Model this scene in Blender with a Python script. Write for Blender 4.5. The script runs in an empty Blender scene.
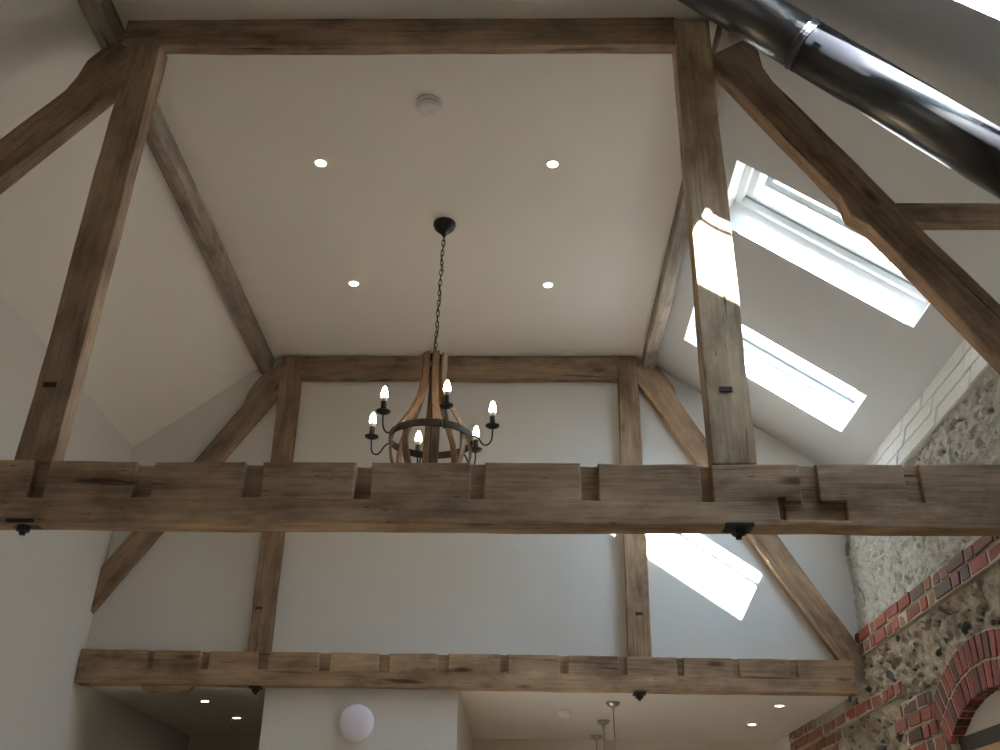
import bpy, bmesh, math, random
from mathutils import Vector, Matrix, noise
random.seed(7)
S = bpy.context.scene
COL = S.collection
PI = math.pi

# ------------------------------------------------------------------ helpers
def link(o):
    COL.objects.link(o); return o

def empty(name, loc, label, cat, group=None):
    o = link(bpy.data.objects.new(name, None)); o.location = loc; o.empty_display_size = .1
    tag(o, label, cat, group); return o

def tag(o, label=None, cat=None, group=None, kind=None):
    if label: o['label'] = label
    if cat: o['category'] = cat
    if group: o['group'] = group
    if kind: o['kind'] = kind
    return o

def wm(o):
    return wm(o.parent) @ o.matrix_basis if o.parent else o.matrix_basis

def obj(name, bm, mats, parent=None, mw=None, smooth=False, bevel=0):
    """links a bmesh as one object; mw is the wanted world matrix of its own frame"""
    me = bpy.data.meshes.new(name)
    bmesh.ops.recalc_face_normals(bm, faces=bm.faces[:])
    if smooth:
        for f in bm.faces: f.smooth = True
    bm.to_mesh(me); bm.free()
    for m in (mats if isinstance(mats, (list, tuple)) else [mats]): me.materials.append(m)
    o = link(bpy.data.objects.new(name, me))
    mw = mw or Matrix.Identity(4)
    if parent:
        o.parent = parent
        o.matrix_basis = wm(parent).inverted() @ mw
    else:
        o.matrix_basis = mw
    if bevel:
        b = o.modifiers.new('edge', 'BEVEL'); b.width = bevel; b.segments = 2; b.limit_method = 'ANGLE'; b.angle_limit = math.radians(50)
    return o

def box(bm, a, b, mi=0):
    x0, y0, z0 = a; x1, y1, z1 = b
    v = [bm.verts.new(p) for p in ((x0,y0,z0),(x1,y0,z0),(x1,y1,z0),(x0,y1,z0),(x0,y0,z1),(x1,y0,z1),(x1,y1,z1),(x0,y1,z1))]
    for f in ((0,3,2,1),(4,5,6,7),(0,1,5,4),(1,2,6,5),(2,3,7,6),(3,0,4,7)):
        bm.faces.new([v[i] for i in f]).material_index = mi

def quad(bm, pts, mi=0):
    f = bm.faces.new([bm.verts.new(p) for p in pts]); f.material_index = mi; return f

def lathe(bm, prof, n=24, c=(0,0,0), mi=0):
    """prof: list of (r,z); closed at the ends where r is 0"""
    rings = []
    for r, z in prof:
        if r < 1e-6: rings.append([bm.verts.new((c[0], c[1], c[2]+z))])
        else: rings.append([bm.verts.new((c[0]+r*math.cos(2*PI*k/n), c[1]+r*math.sin(2*PI*k/n), c[2]+z)) for k in range(n)])
    for A, B in zip(rings, rings[1:]):
        for k in range(n):
            q = [A[k % len(A)], A[(k+1) % len(A)], B[(k+1) % len(B)], B[k % len(B)]]
            u = []
            for w in q:
                if w not in u: u.append(w)
            if len(u) > 2: bm.faces.new(u).material_index = mi

def tube(bm, pts, r, n=10, closed=False, mi=0):
    pts = [Vector(p) for p in pts]; N = len(pts); rings = []
    up = Vector((0, 0, 1)); prev = None
    for i, p in enumerate(pts):
        d = (pts[(i+1) % N] - pts[i-1]) if closed else (pts[min(i+1, N-1)] - pts[max(i-1, 0)])
        d.normalize()
        if prev is None:
            a = d.cross(up)
            if a.length < .05: a = d.cross(Vector((1, 0, 0)))
        else:
            a = prev - d*prev.dot(d)
        a.normalize(); b = d.cross(a); prev = a
        rr = r[i] if isinstance(r, (list, tuple)) else r
        rings.append([bm.verts.new(p + a*rr*math.cos(2*PI*k/n) + b*rr*math.sin(2*PI*k/n)) for k in range(n)])
    M = N if closed else N-1
    for i in range(M):
        A, B = rings[i], rings[(i+1) % N]
        for k in range(n):
            bm.faces.new((A[k], A[(k+1) % n], B[(k+1) % n], B[k])).material_index = mi
    if not closed:
        bm.faces.new(rings[0]); bm.faces.new(rings[-1])

def frange(a, b, step):
    n = max(1, round((b-a)/step)); return [a+(b-a)*i/n for i in range(n+1)]

# ------------------------------------------------------------------ materials
def nodes(name):
    m = bpy.data.materials.new(name); m.use_nodes = True
    nt = m.node_tree; nt.nodes.clear()
    out = nt.nodes.new('ShaderNodeOutputMaterial')
    return m, nt, out

def N(nt, t, **kw):
    n = nt.nodes.new(t)
    for k, v in kw.items():
        if k in n.inputs: n.inputs[k].default_value = v
        else: setattr(n, k, v)
    return n

def ramp(nt, stops):
    r = nt.nodes.new('ShaderNodeValToRGB'); e = r.color_ramp.elements
    while len(e) < len(stops): e.new(.5)
    for k, (p, c) in enumerate(stops):
        e[k].position = p; e[k].color = (*c, 1) if len(c) == 3 else c
    return r

def plain(name, col, rough=.5, metal=0, emit=None, strength=0, coat=0):
    m, nt, out = nodes(name)
    b = N(nt, 'ShaderNodeBsdfPrincipled')
    b.inputs['Base Color'].default_value = (*col, 1); b.inputs['Roughness'].default_value = rough; b.inputs['Metallic'].default_value = metal
    b.inputs['Coat Weight'].default_value = coat
    if emit:
        b.inputs['Emission Color'].default_value = (*emit, 1); b.inputs['Emission Strength'].default_value = strength
    nt.links.new(b.outputs[0], out.inputs[0]); return m

def plaster(name, col, bump=.15, scale=6):
    m, nt, out = nodes(name); L = nt.links.new
    tc = N(nt, 'ShaderNodeTexCoord')
    n1 = N(nt, 'ShaderNodeTexNoise', Scale=scale, Detail=5.0)
    n2 = N(nt, 'ShaderNodeTexNoise', Scale=1.1, Detail=2.0)
    L(tc.outputs['Object'], n1.inputs['Vector']); L(tc.outputs['Object'], n2.inputs['Vector'])
    r = ramp(nt, [(.3, tuple(c*.965 for c in col)), (.7, col)])
    L(n2.outputs['Fac'], r.inputs[0])
    b = N(nt, 'ShaderNodeBsdfPrincipled', Roughness=.85); b.inputs['Specular IOR Level'].default_value = .2
    L(r.outputs[0], b.inputs['Base Color'])
    bp = N(nt, 'ShaderNodeBump', Strength=bump, Distance=.01)
    L(n1.outputs['Fac'], bp.inputs['Height']); L(bp.outputs[0], b.inputs['Normal'])
    L(b.outputs[0], out.inputs[0]); return m

def oak(name, dark, light, knots=True):
    m, nt, out = nodes(name); L = nt.links.new
    tc = N(nt, 'ShaderNodeTexCoord'); oi = N(nt, 'ShaderNodeObjectInfo')
    off = N(nt, 'ShaderNodeVectorMath', operation='MULTIPLY_ADD')
    L(oi.outputs['Random'], off.inputs[0]); off.inputs[1].default_value = (37., 11., 23.); L(tc.outputs['Object'], off.inputs[2])
    def mapped(s):
        mp = N(nt, 'ShaderNodeMapping'); mp.inputs['Scale'].default_value = s; L(off.outputs[0], mp.inputs['Vector']); return mp
    big = N(nt, 'ShaderNodeTexNoise', Scale=1.0, Detail=4.0, Roughness=.55, Distortion=.4); L(mapped((1.1, 7, 7)).outputs[0], big.inputs['Vector'])
    fine = N(nt, 'ShaderNodeTexNoise', Scale=1.0, Detail=6.0, Roughness=.65); L(mapped((3.0, 70, 70)).outputs[0], fine.inputs['Vector'])
    crack = N(nt, 'ShaderNodeTexNoise', Scale=1.0, Detail=3.0, Roughness=.5, Distortion=.3); L(mapped((1.3, 26, 26)).outputs[0], crack.inputs['Vector'])
    mix = N(nt, 'ShaderNodeMath', operation='MULTIPLY_ADD'); L(fine.outputs['Fac'], mix.inputs[0]); mix.inputs[1].default_value = .45
    sc = N(nt, 'ShaderNodeMath', operation='MULTIPLY'); L(big.outputs['Fac'], sc.inputs[0]); sc.inputs[1].default_value = .62
    L(sc.outputs[0], mix.inputs[2])
    mid = tuple((a+b)/2 for a, b in zip(dark, light))
    r = ramp(nt, [(.36, dark), (.52, mid), (.68, light)]); L(mix.outputs[0], r.inputs[0])
    # drying cracks
    cr = ramp(nt, [(.27, (1, 1, 1)), (.33, (0, 0, 0))]); L(crack.outputs['Fac'], cr.inputs[0])
    m1 = N(nt, 'ShaderNodeMixRGB', blend_type='MULTIPLY'); m1.inputs[2].default_value = (.34, .28, .25, 1)
    L(cr.outputs[0], m1.inputs[0]); L(r.outputs[0], m1.inputs[1])
    # knots
    vo = N(nt, 'ShaderNodeTexVoronoi', Scale=1.0); L(mapped((1.9, 6.5, 6.5)).outputs[0], vo.inputs['Vector'])
    kr = ramp(nt, [(.06, (1, 1, 1)), (.15, (0, 0, 0))]); L(vo.outputs['Distance'], kr.inputs[0])
    m2 = N(nt, 'ShaderNodeMixRGB', blend_type='MULTIPLY'); m2.inputs[2].default_value = (.42, .33, .28, 1)
    L(kr.outputs[0], m2.inputs[0]); L(m1.outputs[0], m2.inputs[1])
    gn = N(nt, 'ShaderNodeTexNoise', Scale=1.0, Detail=3.0, Roughness=.6); L(mapped((2.2, 6, 6)).outputs[0], gn.inputs['Vector'])
    gr = ramp(nt, [(.42, (0, 0, 0)), (.66, (.75, .75, .75))]); L(gn.outputs['Fac'], gr.inputs[0])
    m3 = N(nt, 'ShaderNodeMixRGB', blend_type='MULTIPLY'); m3.inputs[2].default_value = (.80, .80, .80, 1)
    L(gr.outputs[0], m3.inputs[0]); L(m2.outputs[0], m3.inputs[1])
    bl = N(nt, 'ShaderNodeTexNoise', Scale=1.0, Detail=5.0, Roughness=.62); L(mapped((4.5, 9, 9)).outputs[0], bl.inputs['Vector'])
    br = ramp(nt, [(.34, (.58, .54, .50)), (.5, (.95, .95, .95)), (.68, (1.22, 1.20, 1.16))]); L(bl.outputs['Fac'], br.inputs[0])
    m4 = N(nt, 'ShaderNodeMixRGB', blend_type='MULTIPLY'); m4.inputs[0].default_value = .85; L(m3.outputs[0], m4.inputs[1]); L(br.outputs[0], m4.inputs[2])
    go = N(nt, 'ShaderNodeTexVoronoi', Scale=1.0); L(mapped((7, 30, 30)).outputs[0], go.inputs['Vector'])
    gr2 = ramp(nt, [(.05, (1, 1, 1)), (.11, (0, 0, 0))]); L(go.outputs['Distance'], gr2.inputs[0])
    m5 = N(nt, 'ShaderNodeMixRGB', blend_type='MULTIPLY'); m5.inputs[2].default_value = (.5, .44, .4, 1); L(gr2.outputs[0], m5.inputs[0]); L(m4.outputs[0], m5.inputs[1])
    hs = N(nt, 'ShaderNodeHueSaturation'); L(m5.outputs[0], hs.inputs['Color'])
    mr = N(nt, 'ShaderNodeMapRange'); L(oi.outputs['Random'], mr.inputs[0]); mr.inputs[3].default_value = .88; mr.inputs[4].default_value = 1.1
    L(mr.outputs[0], hs.inputs['Value'])
    b = N(nt, 'ShaderNodeBsdfPrincipled', Roughness=.72); b.inputs['Specular IOR Level'].default_value = .25
    L(hs.outputs[0], b.inputs['Base Color'])
    h = N(nt, 'ShaderNodeMath', operation='MULTIPLY_ADD'); L(cr.outputs[0], h.inputs[0]); h.inputs[1].default_value = -.8; L(mix.outputs[0], h.inputs[2])
    bp = N(nt, 'ShaderNodeBump', Strength=.55, Distance=.012); L(h.outputs[0], bp.inputs['Height']); L(bp.outputs[0], b.inputs['Normal'])
    L(b.outputs[0], out.inputs[0]); return m

def brick(name, cols, paint=False):
    m, nt, out = nodes(name); L = nt.links.new
    at = N(nt, 'ShaderNodeAttribute', attribute_name='tone')
    tc = N(nt, 'ShaderNodeTexCoord')
    n1 = N(nt, 'ShaderNodeTexNoise', Scale=28.0, Detail=5.0, Roughness=.65); L(tc.outputs['Object'], n1.inputs['Vector'])
    r = ramp(nt, [(i/(len(cols)-1), c) for i, c in enumerate(cols)]); L(at.outputs['Fac'], r.inputs[0])
    r2 = ramp(nt, [(.3, (.62, .6, .58)), (.65, (1, 1, 1))]); L(n1.outputs['Fac'], r2.inputs[0])
    mx = N(nt, 'ShaderNodeMixRGB', blend_type='MULTIPLY'); mx.inputs[0].default_value = .35 if paint else .8
    L(r.outputs[0], mx.inputs[1]); L(r2.outputs[0], mx.inputs[2])
    b = N(nt, 'ShaderNodeBsdfPrincipled', Roughness=.85); L(mx.outputs[0], b.inputs['Base Color'])
    bp = N(nt, 'ShaderNodeBump', Strength=.6, Distance=.008); L(n1.outputs['Fac'], bp.inputs['Height']); L(bp.outputs[0], b.inputs['Normal'])
    L(b.outputs[0], out.inputs[0]); return m

def flint_mat():
    """tone attribute: stone colour, and painted shade in the pits; high attribute: how far a stone stands out of the mortar; lime attribute: whitewash"""
    m, nt, out = nodes('flint_rubble'); L = nt.links.new
    tone = N(nt, 'ShaderNodeAttribute', attribute_name='tone'); hi = N(nt, 'ShaderNodeAttribute', attribute_name='high'); lime = N(nt, 'ShaderNodeAttribute', attribute_name='lime')
    tc = N(nt, 'ShaderNodeTexCoord')
    n1 = N(nt, 'ShaderNodeTexNoise', Scale=30.0, Detail=7.0, Roughness=.72, Distortion=.6); L(tc.outputs['Object'], n1.inputs['Vector'])
    n2 = N(nt, 'ShaderNodeTexNoise', Scale=20.0, Detail=4.0, Roughness=.65, Distortion=.8); L(tc.outputs['Object'], n2.inputs['Vector'])
    st = ramp(nt, [(0, (.022, .021, .022)), (.07, (.05, .045, .042)), (.16, (.20, .16, .115)), (.5, (.30, .24, .17)), (.75, (.38, .325, .25)), (1, (.45, .41, .34))]); L(tone.outputs['Fac'], st.inputs[0])
    core = ramp(nt, [(.36, (.10, .10, .105)), (.44, (1, 1, 1))]); L(n2.outputs['Fac'], core.inputs[0])
    ms = N(nt, 'ShaderNodeMixRGB', blend_type='MULTIPLY'); ms.inputs[0].default_value = .9; L(st.outputs[0], ms.inputs[1]); L(core.outputs[0], ms.inputs[2])
    mo = ramp(nt, [(.3, (.26, .215, .15)), (.7, (.44, .385, .29))]); L(n1.outputs['Fac'], mo.inputs[0])
    f = ramp(nt, [(.25, (0, 0, 0)), (.5, (1, 1, 1))]); L(hi.outputs['Fac'], f.inputs[0])
    nat = N(nt, 'ShaderNodeMixRGB'); L(f.outputs[0], nat.inputs[0]); L(mo.outputs[0], nat.inputs[1]); L(ms.outputs[0], nat.inputs[2])
    wl = ramp(nt, [(.34, (.17, .165, .15)), (.41, (.47, .465, .435)), (.7, (.64, .635, .61))]); L(n1.outputs['Fac'], wl.inputs[0])  # dark low stop: bare flint gaps and pit shade painted into the whitewash
    dk = ramp(nt, [(.04, (.28, .26, .24)), (.10, (1, 1, 1))]); L(tone.outputs['Fac'], dk.inputs[0])
    wl2 = N(nt, 'ShaderNodeMixRGB', blend_type='MULTIPLY'); wl2.inputs[0].default_value = .8; L(wl.outputs[0], wl2.inputs[1]); L(dk.outputs[0], wl2.inputs[2])
    fin = N(nt, 'ShaderNodeMixRGB'); L(lime.outputs['Fac'], fin.inputs[0]); L(nat.outputs[0], fin.inputs[1]); L(wl2.outputs[0], fin.inputs[2])
    b = N(nt, 'ShaderNodeBsdfPrincipled', Roughness=.8); L(fin.outputs[0], b.inputs['Base Color'])
    bp = N(nt, 'ShaderNodeBump', Strength=1.0, Distance=.022); L(n1.outputs['Fac'], bp.inputs['Height']); L(bp.outputs[0], b.inputs['Normal'])
    L(b.outputs[0], out.inputs[0]); return m

def glass_mat(name, tint=(.97, 1, 1)):
    m, nt, out = nodes(name); L = nt.links.new
    t = N(nt, 'ShaderNodeBsdfTransparent'); t.inputs[0].default_value = (*tint, 1)
    g = N(nt, 'ShaderNodeBsdfGlossy', Roughness=.02); fr = N(nt, 'ShaderNodeFresnel', IOR=1.45)
    mx = N(nt, 'ShaderNodeMixShader'); L(fr.outputs[0], mx.inputs[0]); L(t.outputs[0], mx.inputs[1]); L(g.outputs[0], mx.inputs[2])
    L(mx.outputs[0], out.inputs[0]); return m

def boards(name, c1, c2):
    m, nt, out = nodes(name); L = nt.links.new
    tc = N(nt, 'ShaderNodeTexCoord'); mp = N(nt, 'ShaderNodeMapping'); mp.inputs['Rotation'].default_value = (0, 0, PI/2)
    L(tc.outputs['Object'], mp.inputs[0])
    br = N(nt, 'ShaderNodeTexBrick'); br.inputs['Scale'].default_value = 1; br.inputs['Brick Width'].default_value = 1.6; br.inputs['Row Height'].default_value = .18
    br.inputs['Mortar Size'].default_value = .003; br.inputs['Color1'].default_value = (*c1, 1); br.inputs['Color2'].default_value = (*c2, 1); br.inputs['Mortar'].default_value = (.08, .05, .03, 1)
    L(mp.outputs[0], br.inputs['Vector'])
    b = N(nt, 'ShaderNodeBsdfPrincipled', Roughness=.45); L(br.outputs[0], b.inputs['Base Color']); L(b.outputs[0], out.inputs[0]); return m

WHITE = plaster('white_plaster', (.66, .65, .635))
SOFFIT = plaster('ceiling_paint', (.80, .785, .75), .06)
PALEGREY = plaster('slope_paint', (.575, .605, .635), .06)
OAK = oak('old_oak', (.165, .104, .060), (.48, .34, .225))
OAKD = oak('dark_oak', (.125, .080, .048), (.36, .255, .17))
OAKLIT = oak('lit_oak', (.21, .147, .088), (.56, .42, .28))  # old oak lightened for the light falling on the near right post
OAKG = oak('grey_oak', (.15, .122, .095), (.36, .305, .25))
REVEAL = plain('white_gloss_paint', (.86, .87, .87), .45)
SASH = plain('white_lacquer', (.78, .80, .81), .35)
GASKET = plain('grey_gasket', (.30, .32, .33), .5)
GLASS = glass_mat('clear_glass')
IRON = plain('black_iron', (.018, .016, .015), .55, .3)
RUST = plain('brown_iron', (.035, .024, .018), .7, .4)
FLUEM = plain('black_enamel', (.009, .010, .015), .33, .0)
FLUEM.node_tree.nodes['Principled BSDF'].inputs['IOR'].default_value = 1.85
STAVE = oak('stave_wood', (.12, .072, .044), (.30, .195, .125))
BULB = plain('lit_bulb', (1, .95, .85), .3, emit=(1, .82, .58), strength=60)
BULBCAP = plain('bulb_collar', (.7, .68, .62), .4)
LED = plain('lit_lens', (1, .95, .88), .3, emit=(1, .82, .6), strength=70)
BEZEL = plain('white_bezel', (.72, .70, .67), .35)
PLASTIC = plain('white_plastic', (.78, .775, .77), .4)
LILAC = plain('opal_lilac', (.76, .72, .84), .35)
CHROME = plain('brushed_nickel', (.42, .38, .34), .28, 1)
COPPER = plain('dark_copper', (.16, .075, .05), .3, .8)
REDB = brick('red_brick', [(.065, .044, .034), (.095, .034, .024), (.18, .036, .024), (.225, .042, .027), (.235, .056, .036), (.16, .10, .065)])
ORANGEB = brick('orange_brick', [(.09, .042, .03), (.18, .060, .035), (.24, .085, .048), (.18, .12, .075)])
WHITEB = brick('whitewashed_brick', [(.66, .665, .65), (.70, .705, .69), (.74, .745, .735)], True)
MORTAR = plaster('lime_mortar', (.37, .315, .235), .6, 40)
WMORTAR = plaster('white_mortar', (.60, .60, .58), .5, 40)
FLINT = flint_mat()
FLOORM = boards('oak_boards', (.56, .40, .26), (.50, .35, .225))

# ------------------------------------------------------------------ dimensions
XL, XR = -2.785, 2.20          # inner faces of the side walls
ZF = 5.18                     # flat ceiling
SR = .705                     # right slope, z = 5.829 - SR x
ZR0 = 5.829
SL = .771                     # left slope, z = ZL + SL (x - XL)
ZL = 4.455
XA = XL + (ZF-ZL)/SL        # flat ceiling edges
XB = (ZR0-ZF)/SR
YB, YG, YE = -4.0, 6.72, 9.25 # back wall, gable wall face, far end of the low rooms
ZK = 2.82                     # low ceiling
def wall_x(z): return XR + min(.115, max(0., z-3.84)*.30)
XEAVE = 2.305                 # where wall and right slope meet
ZEAVE = ZR0 - SR*XEAVE

# ------------------------------------------------------------------ shell
bm = bmesh.new(); box(bm, (XL-.3, YB-.3, -.2), (XR+.5, YE+.3, 0))
tag(obj('floor', bm, FLOORM), 'oak board floor of the barn', kind='structure')
bm = bmesh.new(); box(bm, (XL-.4, YB-.3, 0), (XL, YE+.3, ZL+.02)); box(bm, (XL-.4, YB-.3, ZL+.021), (XL-.1, YE+.3, ZL+.22))
for v in bm.verts:                                   # the wall leans inwards a little towards the top
    if v.co.z < 1 and v.co.x > XL-.01: v.co.x -= .19
tag(obj('wall_left', bm, WHITE), 'plain white plaster wall on the left', kind='structure')
bm = bmesh.new(); box(bm, (XA-.02, YB-.3, ZF), (XB+.02, YG+.3, ZF+.25))
tag(obj('ceiling', bm, SOFFIT), 'flat white ceiling between the two slopes', kind='structure')
# left slope: a slab
bm = bmesh.new()
nl = Vector((-SL, 0, 1)).normalized()*.25
a0, a1 = Vector((XL-.06, 0, ZL-SL*.06)), Vector((XA, 0, ZF))
vs = []
for y in (YB-.3, YG+.3):
    for p in (a0, a1, a1+nl, a0+nl): vs.append(bm.verts.new((p.x, y, p.z)))
for f in ((0,1,2,3), (4,7,6,5), (0,4,5,1), (1,5,6,2), (2,6,7,3), (3,7,4,0)): bm.faces.new([vs[i] for i in f])
tag(obj('ceiling_left', bm, SOFFIT), 'white sloping ceiling on the left', kind='structure')

# right slope with skylight shafts.  frame: u = +Y, v = down the slope, n = outward
tv = Vector((1, 0, -SR)).normalized(); nv = Vector((SR, 0, 1)).normalized()
O = Vector((XB, 0, ZF))
def sl(u, v, n=0): return O + Vector((0, u, 0)) + tv*v + nv*n
LEN = (XEAVE-XB)/tv.x + .06
VW0, VW1 = (1.124-XB)/tv.x, (2.105-XB)/tv.x
SKY = [(2.29, 2.835), (4.238, 4.786), (5.616, 6.16)]
DSH = .175
us = sorted([YB-.3, YG+.3] + [v for s in SKY for v in s]); vsb = [0, VW0, VW1, LEN]
bm = bmesh.new()
def hole(i, j): return j == 1 and any(abs(us[i]-s[0]) < 1e-6 for s in SKY)
for i in range(len(us)-1):
    for j in range(3):
        if hole(i, j):
            u0, u1, v0, v1 = us[i], us[i+1], VW0, VW1
            f = .004     # slightly eased corner; reveals run square to the slope
            for A, B in (((u0,v0),(u1,v0)), ((u1,v0),(u1,v1)), ((u1,v1),(u0,v1)), ((u0,v1),(u0,v0))):
                quad(bm, [sl(*A), sl(*B), sl(*B, .36), sl(*A, .36)], 1)
        else:
            quad(bm, [sl(us[i], vsb[j]), sl(us[i+1], vsb[j]), sl(us[i+1], vsb[j+1]), sl(us[i], vsb[j+1])])
            quad(bm, [sl(us[i], vsb[j], .30), sl(us[i+1], vsb[j], .30), sl(us[i+1], vsb[j+1], .30), sl(us[i], vsb[j+1], .30)])
bmesh.ops.remove_doubles(bm, verts=bm.verts[:], dist=.0005)
tag(obj('ceiling_right', bm, [PALEGREY, REVEAL]), 'pale sloping ceiling on the right with skylight shafts', kind='structure')

# gable wall above the far tie beam
def roofline(): return [(XL-.07, ZL), (XA, ZF), (XB, ZF), (XEAVE, ZEAVE)]
bm = bmesh.new()
pts = [(XL-.12, ZK), (XEAVE+.02, ZK)] + roofline()[::-1]
F = [bm.verts.new((x, YG, z)) for x, z in pts]; G = [bm.verts.new((x, YG+.2, z+.05)) for x, z in pts]
bm.faces.new(F); bm.faces.new(G[::-1])
for i in range(len(pts)): bm.faces.new((F[i], F[(i+1) % len(pts)], G[(i+1) % len(pts)], G[i]))
tag(obj('wall_far', bm, WHITE), 'white plaster gable wall behind the far truss', kind='structure')
# back gable behind the camera with a big glazed opening
bm = bmesh.new()
wx0, wx1, wz0, wz1 = -.2, 1.7, .15, 2.3
for x0, x1, z0, z1 in ((XL, wx0, 0, 4.5), (wx1, XR+.1, 0, 4.2), (wx0, wx1, 0, wz0), (wx0, wx1, wz1, 4.2)): box(bm, (x0, YB-.25, z0), (x1, YB, z1))
pr = [(XL, 4.2), (XR+.1, 4.2), (XB, ZF), (XA, ZF), (XL, ZL)]
for y in (YB, YB-.25): bm.faces.new([bm.verts.new((x, y, z)) for x, z in pr])
tag(obj('wall_back', bm, WHITE), 'white plaster wall with a wide glazed opening', kind='structure')
wo = tag(link(bpy.data.objects.new('window_6', None)), 'wide glazed screen', kind='structure'); wo.location = ((wx0+wx1)/2, YB-.12, wz0)
bm = bmesh.new()
for k in range(5):
    x = wx0 + (wx1-wx0-.06)*k/4; box(bm, (x, YB-.16, wz0), (x+.06, YB-.08, wz1))
for z in (wz0, wz1-.06): box(bm, (wx0, YB-.155, z), (wx1, YB-.085, z+.06))
obj('window_frame', bm, SASH, wo)
bm = bmesh.new(); quad(bm, [(wx0, YB-.12, wz0), (wx1, YB-.12, wz0), (wx1, YB-.12, wz1), (wx0, YB-.12, wz1)]); obj('pane', bm, GLASS, wo)

# low rooms beyond the far tie beam
bm = bmesh.new(); box(bm, (XL-.1, YG+.001, ZK), (XR+.2, YE+.2, ZK+.15))
tag(obj('ceiling_low', bm, SOFFIT), 'low flat ceiling beyond the far tie beam', kind='structure')
bm = bmesh.new(); box(bm, (-1.632, YG, 0), (-.395, YE, ZK+.01))
tag(obj('wall_centre', bm, WHITE), 'white wall block under the far tie beam', kind='structure')
bm = bmesh.new(); box(bm, (XL-.1, YE, 0), (XR+.3, YE+.2, ZK+.01)); box(bm, (XR-.02, 8.75, 0), (XR+.3, YE, ZK+.01))
tag(obj('wall_end', bm, plaster('end_wall_paint', (.66, .61, .53))), 'end wall of the low rooms', kind='structure')

bm = bmesh.new(); box(bm, (-2.9, 6.80, 0), (-1.62, 6.88, 2.36))  # unseen partition added to keep the recess dark
tag(obj('wall_light_block', bm, WHITE), 'added low partition that keeps light out of the dark recess', kind='structure')

# ------------------------------------------------------------------ right wall: flint rubble
AY, AZ, RI, RM, RO = 4.96, 1.56, .934, 1.06, 1.187
AH = .5
def in_arch(y, z):
    return abs(y-AY) < AH and math.hypot(y-AY, z-AZ) < RI
def under_brick(y, z):
    if 2.99 < z < 3.17: return True
    if 2.655 < z < 2.75 and 6.03 < y < 7.77: return True
    if y > 5.48 and y < 6.3 and 2.21 < z < 2.63 and y < 5.7+.25*math.sin(z*40)+.3: return True
    if y > 7.28 and z < 2.83: return True
    d = math.hypot(y-AY, z-AZ)
    return d < RO+.02 and z > AZ
bm = bmesh.new()
lt = bm.verts.layers.float.new('tone'); lh = bm.verts.layers.float.new('high'); ll = bm.verts.layers.float.new('lime')
ys = frange(YB-.3, 3.4, .3) + frange(3.4, 8.75, .0118)[1:]
zs = frange(0, 2.05, .2) + frange(2.05, 4.30, .0118)[1:]
grid = {}
for i, y in enumerate(ys):
    for j, z in enumerate(zs):
        wx = noise.noise(Vector((y*9, z*9, 2.)))*.05; wy = noise.noise(Vector((y*9, z*9, 9.)))*.045
        p = Vector(((y+wx)*11.0, (z+wy)*16.0, .3))
        d, q = noise.voronoi(p)
        edge = d[1]-d[0]
        t = noise.cell(q[0]*17.3)*.5+.5
        t = min(1, max(0, t))
        h = min(1., max(0., (edge-.04)/.42)); h = h*h*(3-2*h)
        if noise.noise(Vector((y*2.3, z*2.3, 5.))) > .18: h *= .35         # patches where the mortar was smeared over
        rough = noise.fractal(Vector((y*30, z*30, 1.)), .8, 2., 4)
        lime = 1. if z > 3.13 else 0.
        amp = .030 if not lime else .020
        x = wall_x(z) + .012 - amp*h + .010*rough
        pit = noise.noise(Vector((y*19, z*19, 4.)))
        if pit > .28: x += min(.03, (pit-.28)*.16)
        v_dark = pit > .40  # deep pits coloured dark: bare flint showing, plus shade put into the tone
        if z > 3.85: x = wall_x(z) + .006*rough
        if under_brick(y, z): x = wall_x(z) + .012; h = 0; v_dark = False
        if i == len(ys)-1: x = wall_x(z)
        v = bm.verts.new((x, y, z)); v[lt] = 0. if v_dark else t; v[lh] = max(h, .6) if v_dark else h; v[ll] = lime; grid[i, j] = v
for i in range(len(ys)-1):
    for j in range(len(zs)-1):
        yc, zc_ = (ys[i]+ys[i+1])/2, (zs[j]+zs[j+1])/2
        if in_arch(yc, zc_) : continue
        f = bm.faces.new((grid[i, j], grid[i+1, j], grid[i+1, j+1], grid[i, j+1])); f.smooth = True
for k in [v for v in bm.verts if not v.link_faces]: bm.verts.remove(k)
# thickness behind
y0, y1 = YB-.3, 8.75
quad(bm, [(XR+.5, y0, 0), (XR+.5, AY-AH-.05, 0), (XR+.5, AY-AH-.05, 4.3), (XR+.5, y0, 4.3)])
quad(bm, [(XR+.5, AY+AH+.05, 0), (XR+.5, y1, 0), (XR+.5, y1, 4.3), (XR+.5, AY+AH+.05, 4.3)])
quad(bm, [(XR+.5, AY-AH-.05, 2.52), (XR+.5, AY+AH+.05, 2.52), (XR+.5, AY+AH+.05, 4.3), (XR+.5, AY-AH-.05, 4.3)])
quad(bm, [(XR+.15, y0, 4.29), (XR+.5, y0, 4.29), (XR+.5, y1, 4.29), (XR+.15, y1, 4.29)])
me_normals_fix = bm
wr = obj('wall_right', bm, FLINT); tag(wr, 'flint rubble wall on the right, whitewashed above its brick band', kind='structure')

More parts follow.
